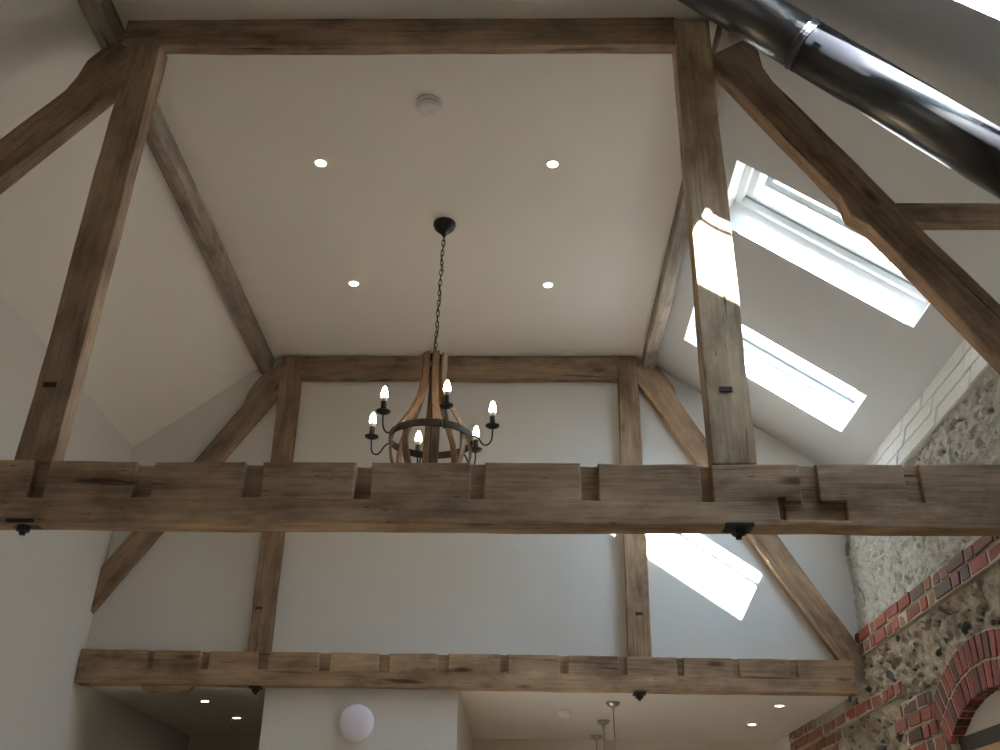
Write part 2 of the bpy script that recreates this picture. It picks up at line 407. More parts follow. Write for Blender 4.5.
def brick_course(name, label, mat, mortar, rows, x_of, kind_no, white=False, bats=(.215, .105)):
    """rows: (y0, y1, z0, z1) courses of single bricks bedded in a mortar strip"""
    bm = bmesh.new(); lay = bm.verts.layers.float.new('tone'); done = set()
    for (ya, yb, z0, z1, proud) in rows:
        xa = x_of((z0+z1)/2)
        box(bm, (xa-proud*.72, ya, z0-.001), (xa+.06, yb, z1+.001), 1)
        for v in bm.verts:
            if v.co.x < xa and v not in done: v.co.x += x_of(v.co.z)-xa
            done.add(v)
        y = ya - random.random()*.1
        while y < yb:
            l = random.choice(bats)*random.uniform(.93, 1.05)
            e0, e1 = max(y, ya), min(y+l, yb)
            if e1-e0 > .03:
                n0 = len(bm.verts); bm.verts.ensure_lookup_table()
                pr = proud*random.uniform(.75, 1.2); dz = random.uniform(-.003, .003)
                before = set(bm.verts)
                box(bm, (xa-pr, e0+.005, z0+.005+dz), (xa+.05, e1-.005, z1-.005+dz), 0)
                t = random.random()
                for v in bm.verts:
                    if v not in before: 
                        v[lay] = t
                        done.add(v)
                        if abs(v.co.x-(xa-pr)) < 1e-4: v.co += Vector((x_of(v.co.z)-xa, 0, 0)) + Vector((random.uniform(-.004, .004), random.uniform(-.004, .004), random.uniform(-.004, .004)))
            y += l + .010
    o = obj(name, bm, [mat, mortar], bevel=.006); tag(o, label, kind='structure'); return o
xc = lambda z: wall_x(z)
brick_course('trim_1', 'two course red brick band along the flint wall', REDB, MORTAR,
             [(YB, 6.72, 3.085, 3.158, .022), (YB, 6.72, 3.005, 3.080, .021)], xc, 1)
e = ZEAVE
brick_course('trim_2', 'whitewashed brick courses under the right eaves', WHITEB, WMORTAR,
             [(YB, 6.72, e-.122, e-.004, .02), (YB, 6.72, e-.246, e-.127, .02), (YB, 6.72, e-.37, e-.251, .02)], xc, 2, bats=(.45, .62, .34))
brick_course('trim_3', 'red bricks beside the arch springing', REDB, MORTAR,
             [(5.70, 6.12, 2.545, 2.618, .022), (5.66, 6.28, 2.465, 2.540, .022), (5.60, 6.12, 2.385, 2.46, .022), (5.56, 6.3, 2.30, 2.38, .022), (5.5, 6.1, 2.22, 2.295, .022)], xc, 3)
brick_course('trim_4', 'low brick course under the end of the far tie beam', REDB, MORTAR,
             [(6.05, 7.75, 2.665, 2.74, .022)], xc, 4)
brick_course('trim_5', 'orange brick quoins at the end of the flint wall', ORANGEB, MORTAR,
             [(7.3+.22*(k % 2), 8.74, 2.66-.078*(k+1), 2.66-.078*k-.004, .022) for k in range(9)] + [(7.76, 8.74, 2.665, 2.74, .022), (8.0, 8.74, 2.744, 2.815, .022)], xc, 5)
# segmental arch in two rings of bricks on edge
bm = bmesh.new(); lay = bm.verts.layers.float.new('tone')
amax = math.asin(AH/RI)
def arc_block(r0, r1, a0, a1, xf, xb, t, mi, jit=0):
    vs = []
    for x in (xf, xb):
        for r, a in ((r0, a0), (r1, a0), (r1, a1), (r0, a1)):
            j = random.uniform(-jit, jit)
            vs.append(bm.verts.new((x, AY+(r+j)*math.sin(a), AZ+(r+j)*math.cos(a))))
    for v in vs: v[lay] = t
    for f in ((0,1,2,3), (7,6,5,4), (0,4,5,1), (1,5,6,2), (2,6,7,3), (3,7,4,0)): bm.faces.new([vs[k] for k in f]).material_index = mi
for k in range(24):
    a0 = -amax-.06 + (2*amax+.12)*k/24; a1 = -amax-.06 + (2*amax+.12)*(k+1)/24
    arc_block(RI+.004, RO+.006, a0, a1, XR-.017, XR+.2, .5, 1)
for r0, r1 in ((RI, RM-.006), (RM+.006, RO)):
    n = round((2*amax+.12)*(r0+r1)/2/.072)
    for k in range(n):
        st = (2*amax+.12)/n; a = -amax-.06+st*k
        arc_block(r0, r1, a+.0055, a+st-.0055, XR-.022*random.uniform(.9, 1.12), XR+.21, random.uniform(.1, .85), 0, .003)
tag(obj('trim_6', bm, [REDB, MORTAR], bevel=.005), 'two ring red brick arch in the flint wall', kind='structure')
# what sits under the arch
bm = bmesh.new(); box(bm, (2.245, AY-AH-.1, 2.34), (2.5, AY+AH+.1, 2.56))
tag(obj('wall_arch', bm, plaster('arch_plaster', (.60, .55, .47))), 'plaster panel set back under the brick arch', kind='structure')
w5 = tag(link(bpy.data.objects.new('window_5', None)), 'timber window under the brick arch', kind='structure'); w5.location = (2.38, AY, .95)
bm = bmesh.new(); box(bm, (2.22, AY-AH-.005, 2.275), (2.42, AY+AH+.005, 2.345)); obj('dark_band', bm, RUST, w5)  # dark brown band across the head of the window
fy0, fy1, fz0, fz1 = AY-AH-.03, AY+AH+.03, .95, 2.275
bm = bmesh.new()
for y in (fy0, AY-.03, fy1-.06): box(bm, (2.235, y, fz0), (2.34, y+.06, fz1))
for z in (fz0, fz1-.09): box(bm, (2.23, fy0, z), (2.345, fy1, z+.09))
obj('window_frame', bm, plain('pine', (.42, .27, .15), .5), w5)
bm = bmesh.new(); quad(bm, [(2.32, fy0, fz0), (2.32, fy1, fz0), (2.32, fy1, fz1), (2.32, fy0, fz1)]); obj('pane', bm, GLASS, w5)
bm = bmesh.new(); box(bm, (XR+.02, AY-AH-.1, 0), (XR+.5, AY+AH+.1, .95))
for y in (AY-AH-.1, AY+AH): box(bm, (XR+.045, y, .9), (XR+.5, y+.1, 2.33))
tag(obj('wall_sill', bm, WHITE), 'plaster reveal under the arch', kind='structure')

# ------------------------------------------------------------------ skylights
names = {2: 'skylight beside the flue at the upper right edge', 3: 'white framed skylight partly behind the near right rafter',
         4: 'white framed skylight partly behind the near right queen post', 0: 'rear skylight', 1: 'middle skylight'}
for k, (u0, u1) in enumerate(SKY):
    w = tag(link(bpy.data.objects.new('window_%d' % {0: 3, 1: 1, 2: 2}[k], None)), names[k+2], kind='structure')
    w.location = sl((u0+u1)/2, (VW0+VW1)/2, 0)
    def ring(name, ins, wd, n0, n1, mat, top=None):
        bm = bmesh.new()
        a0, a1, b0, b1 = u0+ins, u1-ins, VW0+ins, VW1-ins
        tp = top or wd
        for (p, q, r, s) in ((a0, a1, b0, b0+tp), (a0, a1, b1-wd, b1), (a0, a0+wd, b0+tp, b1-wd), (a1-wd, a1, b0+tp, b1-wd)):
            vs = [bm.verts.new(sl(x, y, n)) for n in (n0, n1) for x, y in ((p, r), (q, r), (q, s), (p, s))]
            for f in ((0,1,2,3), (7,6,5,4), (0,4,5,1), (1,5,6,2), (2,6,7,3), (3,7,4,0)): bm.faces.new([vs[i] for i in f])
        return obj(name, bm, mat, w, bevel=.004)
    ring('window_frame', .0, .030, DSH, DSH+.09, SASH, .04)
    ring('gasket', .030, .005, DSH+.04, DSH+.06, GASKET)
    sash = ring('sash', .035, .030, DSH+.05, DSH+.125, SASH, .062)
    ring('glazing_bead', .065, .003, DSH+.085, DSH+.105, GASKET)
    # the control bar across the head of the sash
    bm = bmesh.new(); um = (u0+u1)/2
    tube(bm, [sl(u0+.1, VW0+.085, DSH+.035), sl(u1-.1, VW0+.085, DSH+.035)], .010, 10)
    for uu in (u0+.12, u1-.12): tube(bm, [sl(uu, VW0+.085, DSH+.035), sl(uu, VW0+.085, DSH+.06)], .008, 8)
    obj('vent_bar', bm, SASH, w)
    bm = bmesh.new(); um = u0+.306  # unseen bar added to cast the thin dark line across the sun patch
    vs = [bm.verts.new(sl(x, y, n)) for n in (DSH+.13, DSH+.15) for x, y in ((um-.005, VW0+.06), (um+.005, VW0+.06), (um+.005, VW1-.06), (um-.005, VW1-.06))]
    for f in ((0,1,2,3), (7,6,5,4), (0,4,5,1), (1,5,6,2), (2,6,7,3), (3,7,4,0)): bm.faces.new([vs[i] for i in f])
    obj('shadow_bar', bm, SASH, w)
    bm = bmesh.new()                      # raised strip added out of view along one side to narrow the sun patches
    vs = [bm.verts.new(sl(x, y, n)) for n in (DSH+.13, DSH+.235) for x, y in ((u0-.05, VW0-.05), (u0+.095, VW0-.05), (u0+.095, VW1+.05), (u0-.05, VW1+.05))]
    for f in ((0,1,2,3), (7,6,5,4), (0,4,5,1), (1,5,6,2), (2,6,7,3), (3,7,4,0)): bm.faces.new([vs[i] for i in f])
    obj('sun_baffle', bm, SASH, w)
    bm = bmesh.new(); quad(bm, [sl(u0+.08, VW0+.08, DSH+.1), sl(u1-.08, VW0+.08, DSH+.1), sl(u1-.08, VW1-.08, DSH+.1), sl(u0+.08, VW1-.08, DSH+.1)])
    obj('pane', bm, GLASS, w)

# ------------------------------------------------------------------ oak trusses
def beam(name, p0, p1, width, y0, depth, mat, parent, slots=(), top=None, bot=None, wav=.0045, seed=0, width1=None, bevel=.006):
    """hewn timber from p0 to p1 (x, z of its centre line); local X is the grain, local Z the face's height, local Y the depth.
    slots: (x0, x1, t0, t1, deep) housings cut into the front face, x from p0 along the grain, t from 0 (lower edge) to 1 (upper)"""
    p0v, p1v = Vector((p0[0], 0, p0[1])), Vector((p1[0], 0, p1[1])); Ln = (p1v-p0v).length
    ex = (p1v-p0v)/Ln; ey = Vector((0, 1, 0)); ez = ex.cross(ey)
    mw = Matrix(((ex.x, ey.x, ez.x, p0[0]), (ex.y, ey.y, ez.y, y0), (ex.z, ey.z, ez.z, p0[1]), (0, 0, 0, 1)))
    xb = set(round(v, 4) for v in frange(0, Ln, .09)); tb = set(round(v, 4) for v in frange(0, 1, .25))
    for s in slots:
        for v in s[:2]:
            xb = {q for q in xb if abs(q-v) > .012} | {round(v, 4)}
        for v in s[2:4]:
            tb = {q for q in tb if abs(q-v) > .03} | {round(v, 4)}
    xb |= {0., round(Ln, 4)}; tb |= {0., 1.}
    xb, tb = sorted(xb), sorted(tb)
    def deep(i, j):
        if i < 0 or j < 0 or i >= len(xb)-1 or j >= len(tb)-1: return None
        cx, ct = (xb[i]+xb[i+1])/2, (tb[j]+tb[j+1])/2
        d = 0
        for s in slots:
            if s[0] < cx < s[1] and s[2] < ct < s[3]: d = max(d, s[4])
        return d
    w1 = width if width1 is None else width1
    def P(x, t, d):
        w = width + (w1-width)*x/Ln
        z = -w/2 + w*t
        if top: z += top(x)*t
        if bot: z -= bot(x)*(1-t)
        s = seed*13.7
        a = Vector((x*1.7, t*1.5+s, d*4+s)); b = Vector((x*6, t*4+s, d*9))
        j = Vector((0, noise.noise(a+Vector((0,0,7))), noise.noise(a)))*wav*1.6 + Vector((0, noise.noise(b), noise.noise(b+Vector((3,0,0)))))*wav*.7
        if d > 0: j.y *= .5
        return Vector((x, d, z)) + j
    bm = bmesh.new(); cache = {}
    def V(i, j, d):
        k = (i, j, round(d, 4))
        if k not in cache: cache[k] = bm.verts.new(P(xb[i], tb[j], d))
        return cache[k]
    def face(vs):
        u = []
        for v in vs:
            if v not in u: u.append(v)
        if len(u) > 2:
            try: bm.faces.new(u)
            except ValueError: pass
    nx, nt_ = len(xb)-1, len(tb)-1
    for i in range(nx):
        for j in range(nt_):
            d = deep(i, j)
            face([V(i, j, d), V(i+1, j, d), V(i+1, j+1, d), V(i, j+1, d)])
            face([V(i, j, depth), V(i, j+1, depth), V(i+1, j+1, depth), V(i+1, j, depth)])
            for di, dj, e in ((1, 0, ((i+1, j), (i+1, j+1))), (0, 1, ((i+1, j+1), (i, j+1))), (-1, 0, ((i, j+1), (i, j))), (0, -1, ((i, j), (i+1, j)))):
                d2 = deep(i+di, j+dj)
                if d2 is None: d2 = depth
                if d2 > d:
                    (a, b), (c, f) = e
                    face([V(a, b, d), V(c, f, d), V(c, f, d2), V(a, b, d2)])
    return obj(name, bm, mat, parent, mw, bevel=bevel)

def bump_fn(x0, x1, h, ramp_=.09):
    """a thicker head between x0 and x1 with short tapers"""
    def f(x):
        if x <= x0-ramp_ or x >= x1+ramp_: return 0
        if x < x0: return h*(x-x0+ramp_)/ramp_
        if x > x1: return h*(x1+ramp_-x)/ramp_
        return h
    return f

def peg(name, x, z, y, parent, mat=None):
    bm = bmesh.new(); box(bm, (x-.024, y-.003, z-.010), (x+.024, y+.03, z+.010)); return obj(name, bm, mat or RUST, parent)

def bolt_plate(x, y, z, parent, s=1):
    """square iron plate and nut let into the underside of a tie beam"""
    bm = bmesh.new(); box(bm, (x-.05*s, y-.012, z-.012), (x+.05*s, y+.07, z+.002))
    o = obj('bolt_plate', bm, IRON, parent, bevel=.003)
    bm = bmesh.new(); lathe(bm, [(0, -.034), (.02, -.034), (.026, -.03), (.026, -.012), (0, -.012)], 6, (x, y+.03, z)); lathe(bm, [(0, -.046), (.011, -.046), (.011, -.034), (0, -.034)], 10, (x, y+.03, z))
    obj('nut', bm, IRON, o)

YN, YT = 3.40, 6.65
# --- near truss
t = empty('roof_truss', (-.47, YN, 2.88), 'nearer oak queen post roof truss, its tie beam crossing the whole picture', 'roof truss', 'oak roof trusses')
x0 = -2.9
sl_near = []
for a, b, dp in ((-1.759, -1.701, .035), (-1.387, -1.319, .035), (-.991, -.925, .035), (-.592, -.533, .05), (-.179, -.126, .03), (.214, .278, .032), (.640, .680, .03), (.990, 1.052, .022), (1.36, 1.414, .022)):
    sl_near.append((a-x0, b-x0, .40, 1.0, dp))
sl_near += [(.914-x0, 1.14-x0, .13, .40, .022), (.905-x0, .93-x0, .10, .46, .04)]
tie = beam('tie_beam', (x0, 2.876), (2.24, 2.872), .234, YN, .10, OAK, t, sl_near, seed=1)
lp = beam('queen_post', (-1.765, 2.99), (-1.704, 5.03), .144, YN+.004, .085, OAK, t, seed=2)
rp = beam('queen_post', (.767, 2.99), (.768, 5.17), .162, YN+.004, .095, OAKLIT, t, [], seed=3)
peg('peg', .76, 3.288, YN+.002, rp); peg('peg', -1.772, 3.30, YN+.004, lp)
beam('straining_beam', (-1.815, 5.108), (.70, 5.104), .168, YN+.006, .065, OAKD, t, seed=4)
beam('principal_rafter', (-1.74, 5.0), (-3.0, 3.375), .168, YN+.012, .075, OAKD, t, seed=5, bot=bump_fn(.03, .21, .06))
beam('principal_rafter', (.89, 4.985), (2.27, 2.86), .165, YN+.012, .075, OAKD, t, seed=6, top=bump_fn(-.1, .09, .062, .12), bot=bump_fn(.93, 1.03, .032, .02))
beam('collar_strut', (1.45, 4.137), (2.34, 4.137), .088, YN+.06, .075, OAKD, t, seed=7, wav=.003)
bolt_plate(-1.76, YN+.005, 2.768, tie); bolt_plate(.762, YN+.005, 2.768, tie)
# --- far truss
t = empty('roof_truss', (-.47, YT, 2.88), 'farther oak queen post roof truss set against the gable wall', 'roof truss', 'oak roof trusses')
xs = [(-2.403, -2.364), (-2.06, -2.0), (-1.685, -1.62), (-1.291, -1.22), (-.904, -.84), (-.535, -.46), (-.127, -.076), (.25, .308), (.63, .679), (1.0, 1.042), (1.355, 1.399), (1.72, 1.765)]
tie = beam('tie_beam', (-2.845, 2.900), (2.125, 2.872), .212, YT, .10, OAK, t, [(a+2.845, b+2.845, .46, 1., .03) for a, b in xs], seed=11)
lp = beam('queen_post', (-1.690, 2.985), (-1.696, 5.17), .146, YT+.004, .08, OAKD, t, seed=12)
rp = beam('queen_post', (.772, 2.96), (.788, 5.17), .150, YT+.004, .08, OAK, t, seed=13)
peg('peg', -1.72, 3.281, YT+.002, lp); peg('peg', .777, 3.262, YT+.002, rp)
beam('straining_beam', (-1.66, 5.078), (.76, 5.078), .185, YT+.008, .07, OAKD, t, seed=14)
beam('principal_rafter', (-1.70, 5.10), (-2.98, 3.18), .160, YT+.014, .065, OAKD, t, seed=15, bot=bump_fn(.16, .34, .045))
beam('principal_rafter', (.872, 5.10), (2.172, 2.92), .170, YT+.014, .065, OAK, t, seed=16, top=bump_fn(.1, .27, .035))
bolt_plate(-1.685, YT+.005, 2.782, tie, .8); bolt_plate(.757, YT+.005, 2.765, tie, .8)
# worn wooden packing piece under the tie
bm = bmesh.new()
pts = [(-.17, 0), (.17, 0), (.15, -.028), (.11, -.042), (-.11, -.042), (-.15, -.028)]
A = [bm.verts.new((-2.255+x, YT+.01, 2.789+z)) for x, z in pts]; B = [bm.verts.new((-2.255+x, YT+.09, 2.789+z)) for x, z in pts]
bm.faces.new(A); bm.faces.new(B[::-1])
for i in range(6): bm.faces.new((A[i], B[i], B[(i+1) % 6], A[(i+1) % 6]))
obj('packing_piece', bm, OAKD, t, bevel=.006)

# --- purlins along the edges of the flat ceiling
def purlin(name, x0, x1, z0, tops, label):
    mw = Matrix.Translation((x0, YB, z0)) @ Matrix(((0, -1, 0, 0), (1, 0, 0, 0), (0, 0, 1, 0), (0, 0, 0, 1)))
    bm = bmesh.new(); L = YG-YB
    xs_ = frange(0, L, .12); rings = []
    w = x1-x0
    for x in xs_:
        r = []
        for (y, z) in ((0, 0), (-w/2, -.004), (-w, 0)) + tuple((-(tx-x0), tz-z0) for tx, tz in tops):
            j = Vector((0, noise.noise(Vector((x*2, y*9, z*9+x0))), noise.noise(Vector((x*2, y*9+5, z*9))))) * (.007 if z < .01 else 0)
            r.append(bm.verts.new(Vector((x, y, z))+j))
        rings.append(r)
    for A, B in zip(rings, rings[1:]):
        m_ = len(rings[0])
        for k in range(m_): bm.faces.new((A[k], A[(k+1) % m_], B[(k+1) % m_], B[k]))
    bm.faces.new(rings[0]); bm.faces.new(rings[-1][::-1])
    o = obj(name, bm, OAKG, None, mw, bevel=.008); tag(o, label, 'roof beam', 'oak purlins'); return o
purlin('purlin', -1.932, -1.842, 5.045, ((-1.842, ZF-.003), (-1.932, ZL+SL*(-1.932-XL)-.003)), 'long oak purlin between the flat ceiling and the plain left slope')
purlin('purlin', .895, .985, 5.075, ((.985, ZR0-SR*.985-.003), (XB, ZF-.003), (.895, ZF-.003)), 'long oak purlin between the flat ceiling and the slope with skylights')

# ------------------------------------------------------------------ flue
fl = empty('stove_flue', (2.0, 3.1, 0), 'shiny black enamel stove flue slanting up in front of the truss', 'flue pipe')
P = [Vector((1.145, 3.1, 4.705)), Vector((1.80, 3.1, 4.106))]       # lies in a plane parallel to the truss
fd = (P[0]-P[1]).normalized()
top = P[0]+fd*.80; low = P[1]-fd*.17
def ringy(c, d, prof, n=40):
    d = d.normalized(); a = d.cross(Vector((0, 1, 0))).normalized(); b = d.cross(a)
    bm = bmesh.new(); rs = []
    for r, s in prof: rs.append([bm.verts.new(c+d*s+(a*math.cos(2*PI*k/n)+b*math.sin(2*PI*k/n))*r) for k in range(n)])
    for A, B in zip(rs, rs[1:]):
        for k in range(n): bm.faces.new((A[k], A[(k+1) % n], B[(k+1) % n], B[k]))
    bm.faces.new(rs[0]); bm.faces.new(rs[-1][::-1]); return bm
RF = .108
jo = P[0] + fd*.0
obj('flue_pipe', ringy(jo, fd, [(RF*.985, -.02), (RF*.985, (top-jo).length)]), FLUEM, fl, smooth=False)
obj('flue_pipe', ringy(low, fd, [(RF, 0), (RF, (jo-low).length-.03)]), FLUEM, fl, smooth=False)
obj('joint_collar', ringy(jo, fd, [(RF*1.0, -.028), (RF*1.02, -.026), (RF*1.02, -.020), (RF*1.004, -.017), (RF*1.004, -.003), (RF*1.03, 0), (RF*1.03, .008), (RF*.98, .010)]), FLUEM, fl)
cv = low - Vector((0, 0, 0))
bend = [low+fd*.02]; dn = Vector((0, 0, -1)); cur = low.copy(); d = -fd
for k in range(9):
    d = (-fd).lerp(dn, k/8).normalized(); cur = cur + d*.03; bend.append(cur.copy())
bm = bmesh.new(); tube(bm, bend, RF*1.02, 32); obj('elbow', bm, FLUEM, fl, smooth=True)
bm = bmesh.new(); lathe(bm, [(RF, .0), (RF, cur.z+.02)], 36, (cur.x, cur.y, 0)); obj('flue_pipe', bm, FLUEM, fl)
for o in fl.children:
    for p in o.data.polygons: p.use_smooth = len(p.vertices) == 4
    if o.name.startswith('joint'): 
        for p in o.data.polygons: p.use_smooth = False

# ------------------------------------------------------------------ chandelier
CX, CY = -.478, 5.0
ch = empty('chandelier', (CX, CY, ZF), 'six light chandelier of curved wood staves and black iron hanging on a chain', 'chandelier')
T = Matrix.Translation((CX, CY, 0))
bm = bmesh.new(); lathe(bm, [(0, ZF), (.066, ZF), (.068, ZF-.012), (.060, ZF-.035), (.035, ZF-.062), (.016, ZF-.078), (.012, ZF-.092), (0, ZF-.094)], 32)
obj('ceiling_rose', bm, IRON, ch, T @ Matrix.Translation((.022, 0, 0)), smooth=True)
bm = bmesh.new(); z = ZF-.088; k = 0; zb = 4.31
while z > zb:
    f = (ZF-z)/(ZF-zb); ox = .022*(1-f)
    rot = k % 2
    pts = []
    for q in range(14):
        a = 2*PI*q/14; u = .0085*math.cos(a); w = .0215*math.sin(a)
        pts.append((ox+(u if rot else 0), (0 if rot else u), z-.018+w))
    tube(bm, pts, .0026, 6, True); z -= .0345; k += 1
cable = [(.022*(1-f)+.009*math.sin(f*26)+(.012*max(0, f-.75)*math.sin(f*9)), .008*math.cos(f*21), ZF-.09-(ZF-.09-4.3)*f) for f in [i/60 for i in range(61)]]
tube(bm, cable, .0025, 6)
obj('chain', bm, IRON, ch, T, smooth=True)
bm = bmesh.new(); lathe(bm, [(0, 4.315), (.008, 4.315), (.012, 4.28), (.056, 4.272), (.058, 4.23), (.056, 4.222), (0, 4.22)], 24)
lathe(bm, [(0, 4.262), (.007, 4.26), (.007, 3.44), (0, 3.44)], 10); lathe(bm, [(0, 3.455), (.05, 3.45), (.05, 3.425), (.02, 3.40), (0, 3.375)], 20)
obj('hub', bm, IRON, ch, T, smooth=False)
prof = [(4.278, .072), (4.23, .068), (4.16, .066), (4.09, .071), (4.02, .087), (3.95, .118), (3.88, .160), (3.82, .193), (3.76, .209), (3.70, .213), (3.63, .200), (3.56, .167), (3.50, .118), (3.455, .068), (3.43, .045)]
# smooth the profile
def smooth_prof(pr, n=4):
    out = []
    for i in range(len(pr)-1):
        p0, p1, p2, p3 = pr[max(i-1, 0)], pr[i], pr[i+1], pr[min(i+2, len(pr)-1)]
        for k in range(n):
            s = k/n
            out.append(tuple(.5*(2*p1[c]+(p2[c]-p0[c])*s+(2*p0[c]-5*p1[c]+4*p2[c]-p3[c])*s*s+(-p0[c]+3*p1[c]-3*p2[c]+p3[c])*s**3) for c in (0, 1)))
    return out+[pr[-1]]
sp = smooth_prof(prof)
def stave_mesh():
    bm = bmesh.new(); rings = []
    for i, (z, r) in enumerate(sp):
        a, b = sp[max(i-1, 0)], sp[min(i+1, len(sp)-1)]
        tz, tr = b[0]-a[0], b[1]-a[1]; l = math.hypot(tz, tr); nr, nz = -tz/l, tr/l
        if nr < 0: nr, nz = -nr, -nz
        hw, th = .0185, .006
        rings.append([bm.verts.new((r+nr*th*s, y, z+nz*th*s)) for s, y in ((-1, -hw), (1, -hw), (1, hw), (-1, hw))])
    for A, B in zip(rings, rings[1:]):
        for k in range(4): bm.faces.new((A[k], A[(k+1) % 4], B[(k+1) % 4], B[k]))
    bm.faces.new(rings[0]); bm.faces.new(rings[-1][::-1])
    # the grain runs along local X
    bmesh.ops.transform(bm, matrix=Matrix.Rotation(PI/2, 4, 'Y'), verts=bm.verts[:])
    return bm
proto = None
for k in range(8):
    mw = T @ Matrix.Rotation(math.radians(12+45*k), 4, 'Z') @ Matrix.Rotation(-PI/2, 4, 'Y')
    if proto is None: proto = s = obj('stave', stave_mesh(), STAVE, ch, mw, bevel=.002)
    else:
        s = link(proto.copy()); s.parent = ch; s.matrix_basis = wm(ch).inverted() @ mw
bm = bmesh.new(); n = 64
def hoop(bm, r0, r1, z0, z1, n=64):
    R = []
    for r, z in ((r0, z0), (r1, z0), (r1, z1), (r0, z1)): R.append([bm.verts.new((r*math.cos(2*PI*k/n), r*math.sin(2*PI*k/n), z)) for k in range(n)])
    for i in range(4):
        A, B = R[i], R[(i+1) % 4]
        for k in range(n): bm.faces.new((A[k], A[(k+1) % n], B[(k+1) % n], B[k]))
hoop(bm, .219, .225, 3.757, 3.797)
obj('hoop', bm, RUST, ch, T, bevel=.001)
arm_pts = [(.223, 0, 3.775), (.245, 0, 3.772), (.265, 0, 3.755), (.282, 0, 3.728), (.302, 0, 3.716), (.322, 0, 3.724), (.335, 0, 3.748), (.338, 0, 3.785), (.338, 0, 3.815)]
protos = None
for k in range(6):
    mw = T @ Matrix.Rotation(math.radians(-12.5+60*k), 4, 'Z')
    if protos is None:
        bm = bmesh.new(); tube(bm, [(b_, 0, a_) for a_, b_ in smooth_prof([(p[2], p[0]) for p in arm_pts], 4)], .0048, 8)
        a = obj('arm', bm, IRON, ch, mw, smooth=True)
        bm = bmesh.new(); lathe(bm, [(0, 3.806), (.012, 3.808), (.036, 3.820), (.039, 3.826), (.036, 3.826), (.014, 3.816), (0, 3.816)], 24, (.338, 0, 0)); c1 = obj('drip_pan', bm, IRON, a, mw, smooth=True)
        bm = bmesh.new(); lathe(bm, [(0, 3.816), (.0155, 3.816), (.0155, 3.878), (.013, 3.881), (0, 3.881)], 20, (.338, 0, 0)); c2 = obj('candle_tube', bm, IRON, a, mw, smooth=True)
        bm = bmesh.new(); lathe(bm, [(.0125, 3.879), (.0145, 3.885), (.0168, 3.897), (.0165, 3.901)], 20, (.338, 0, 0)); c3 = obj('bulb_collar', bm, BULBCAP, a, mw, smooth=True)
        bm = bmesh.new(); lathe(bm, [(.0160, 3.900), (.0180, 3.908), (.0186, 3.917), (.0175, 3.930), (.0143, 3.945), (.0100, 3.957), (.0055, 3.965), (.002, 3.969), (0, 3.970)], 20, (.338, 0, 0)); c4 = obj('bulb', bm, BULB, a, mw, smooth=True)
        tag(c4, 'lit white candle bulb')
        protos = (a, [c1, c2, c3, c4])
    else:
        a = link(protos[0].copy()); a.parent = ch; a.matrix_basis = wm(ch).inverted() @ mw
        for c in protos[1]:
            d = link(c.copy()); d.parent = a; d.matrix_basis = Matrix.Identity(4)

# ------------------------------------------------------------------ downlights
def make_downlight():
    r = empty('downlight', (0, 0, 0), 'x', 'downlight')
    bm = bmesh.new(); lathe(bm, [(.026, .002), (.028, -.004), (.040, -.004), (.042, .001)], 28); obj('bezel', bm, BEZEL, r, smooth=True)
    bm = bmesh.new(); lathe(bm, [(.0268, .0), (.015, -.003), (0, -.004)], 24); obj('lens', bm, LED, r, smooth=True)
    return r
dl = None
spots = [(-1.10, 4.435, ZF, 'high ceiling downlight straight left of the smoke alarm', 'downlights in the high flat ceiling'),
         (.172, 4.447, ZF, 'high ceiling downlight straight right of the smoke alarm', 'downlights in the high flat ceiling'),
         (-1.097, 5.67, ZF, 'ceiling downlight left of the chandelier chain', 'downlights in the high flat ceiling'),
         (.178, 5.685, ZF, 'ceiling downlight right of the chandelier chain', 'downlights in the high flat ceiling'),
         (-2.233, 7.46, ZK, 'low downlight in the dark recess, just under the far tie beam', 'downlights in the low ceiling'),
         (-2.193, 8.21, ZK, 'low downlight in the dark recess, beside the white wall block', 'downlights in the low ceiling'),
         (1.816, 7.44, ZK, 'low downlight near the brick wall, just under the far tie beam', 'downlights in the low ceiling'),
         (1.80, 8.30, ZK, 'low downlight deeper in, between the pendants and the brick wall', 'downlights in the low ceiling')]
for i, (x, y, z, lab, g) in enumerate(spots):
    if dl is None: r = dl = make_downlight()
    else:
        r = link(dl.copy())
        for c in dl.children:
            d = link(c.copy()); d.parent = r
    r.location = (x, y, z); r['label'] = lab; r['group'] = g

# ------------------------------------------------------------------ small fittings
al = empty('smoke_alarm', (-.468, 3.97, ZF), 'round white smoke alarm on the high flat ceiling', 'smoke alarm')
T = Matrix.Translation((-.468, 3.97, ZF))
bm = bmesh.new(); lathe(bm, [(0, 0), (.070, 0), (.072, -.010), (.066, -.014), (0, -.014)], 40); obj('base', bm, PLASTIC, al, T, bevel=.002)
bm = bmesh.new(); lathe(bm, [(.056, -.014), (.056, -.020), (0, -.020)], 40); obj('vent_gap', bm, GASKET, al, T)
bm = bmesh.new(); lathe(bm, [(0, -.020), (.060, -.020), (.061, -.032), (.052, -.043), (.030, -.046), (.012, -.0465), (.011, -.044), (0, -.044)], 40); obj('cover', bm, PLASTIC, al, T, smooth=True)
ka = empty('ceiling_sensor', (.322, 7.80, ZK), 'flat white round sensor on the low ceiling left of the pendants', 'sensor')
T = Matrix.Translation((.322, 7.80, ZK))
bm = bmesh.new(); lathe(bm, [(0, 0), (.062, 0), (.062, -.014), (0, -.014)], 32); obj('base', bm, PLASTIC, ka, T)
bm = bmesh.new(); lathe(bm, [(.045, -.014), (.043, -.034), (.025, -.040), (0, -.040)], 32); obj('cover', bm, PLASTIC, ka, T, smooth=True)
wl = empty('wall_disc', (-1.028, YG, 2.570), 'round lilac white disc fitting on the white wall block', 'wall fitting')
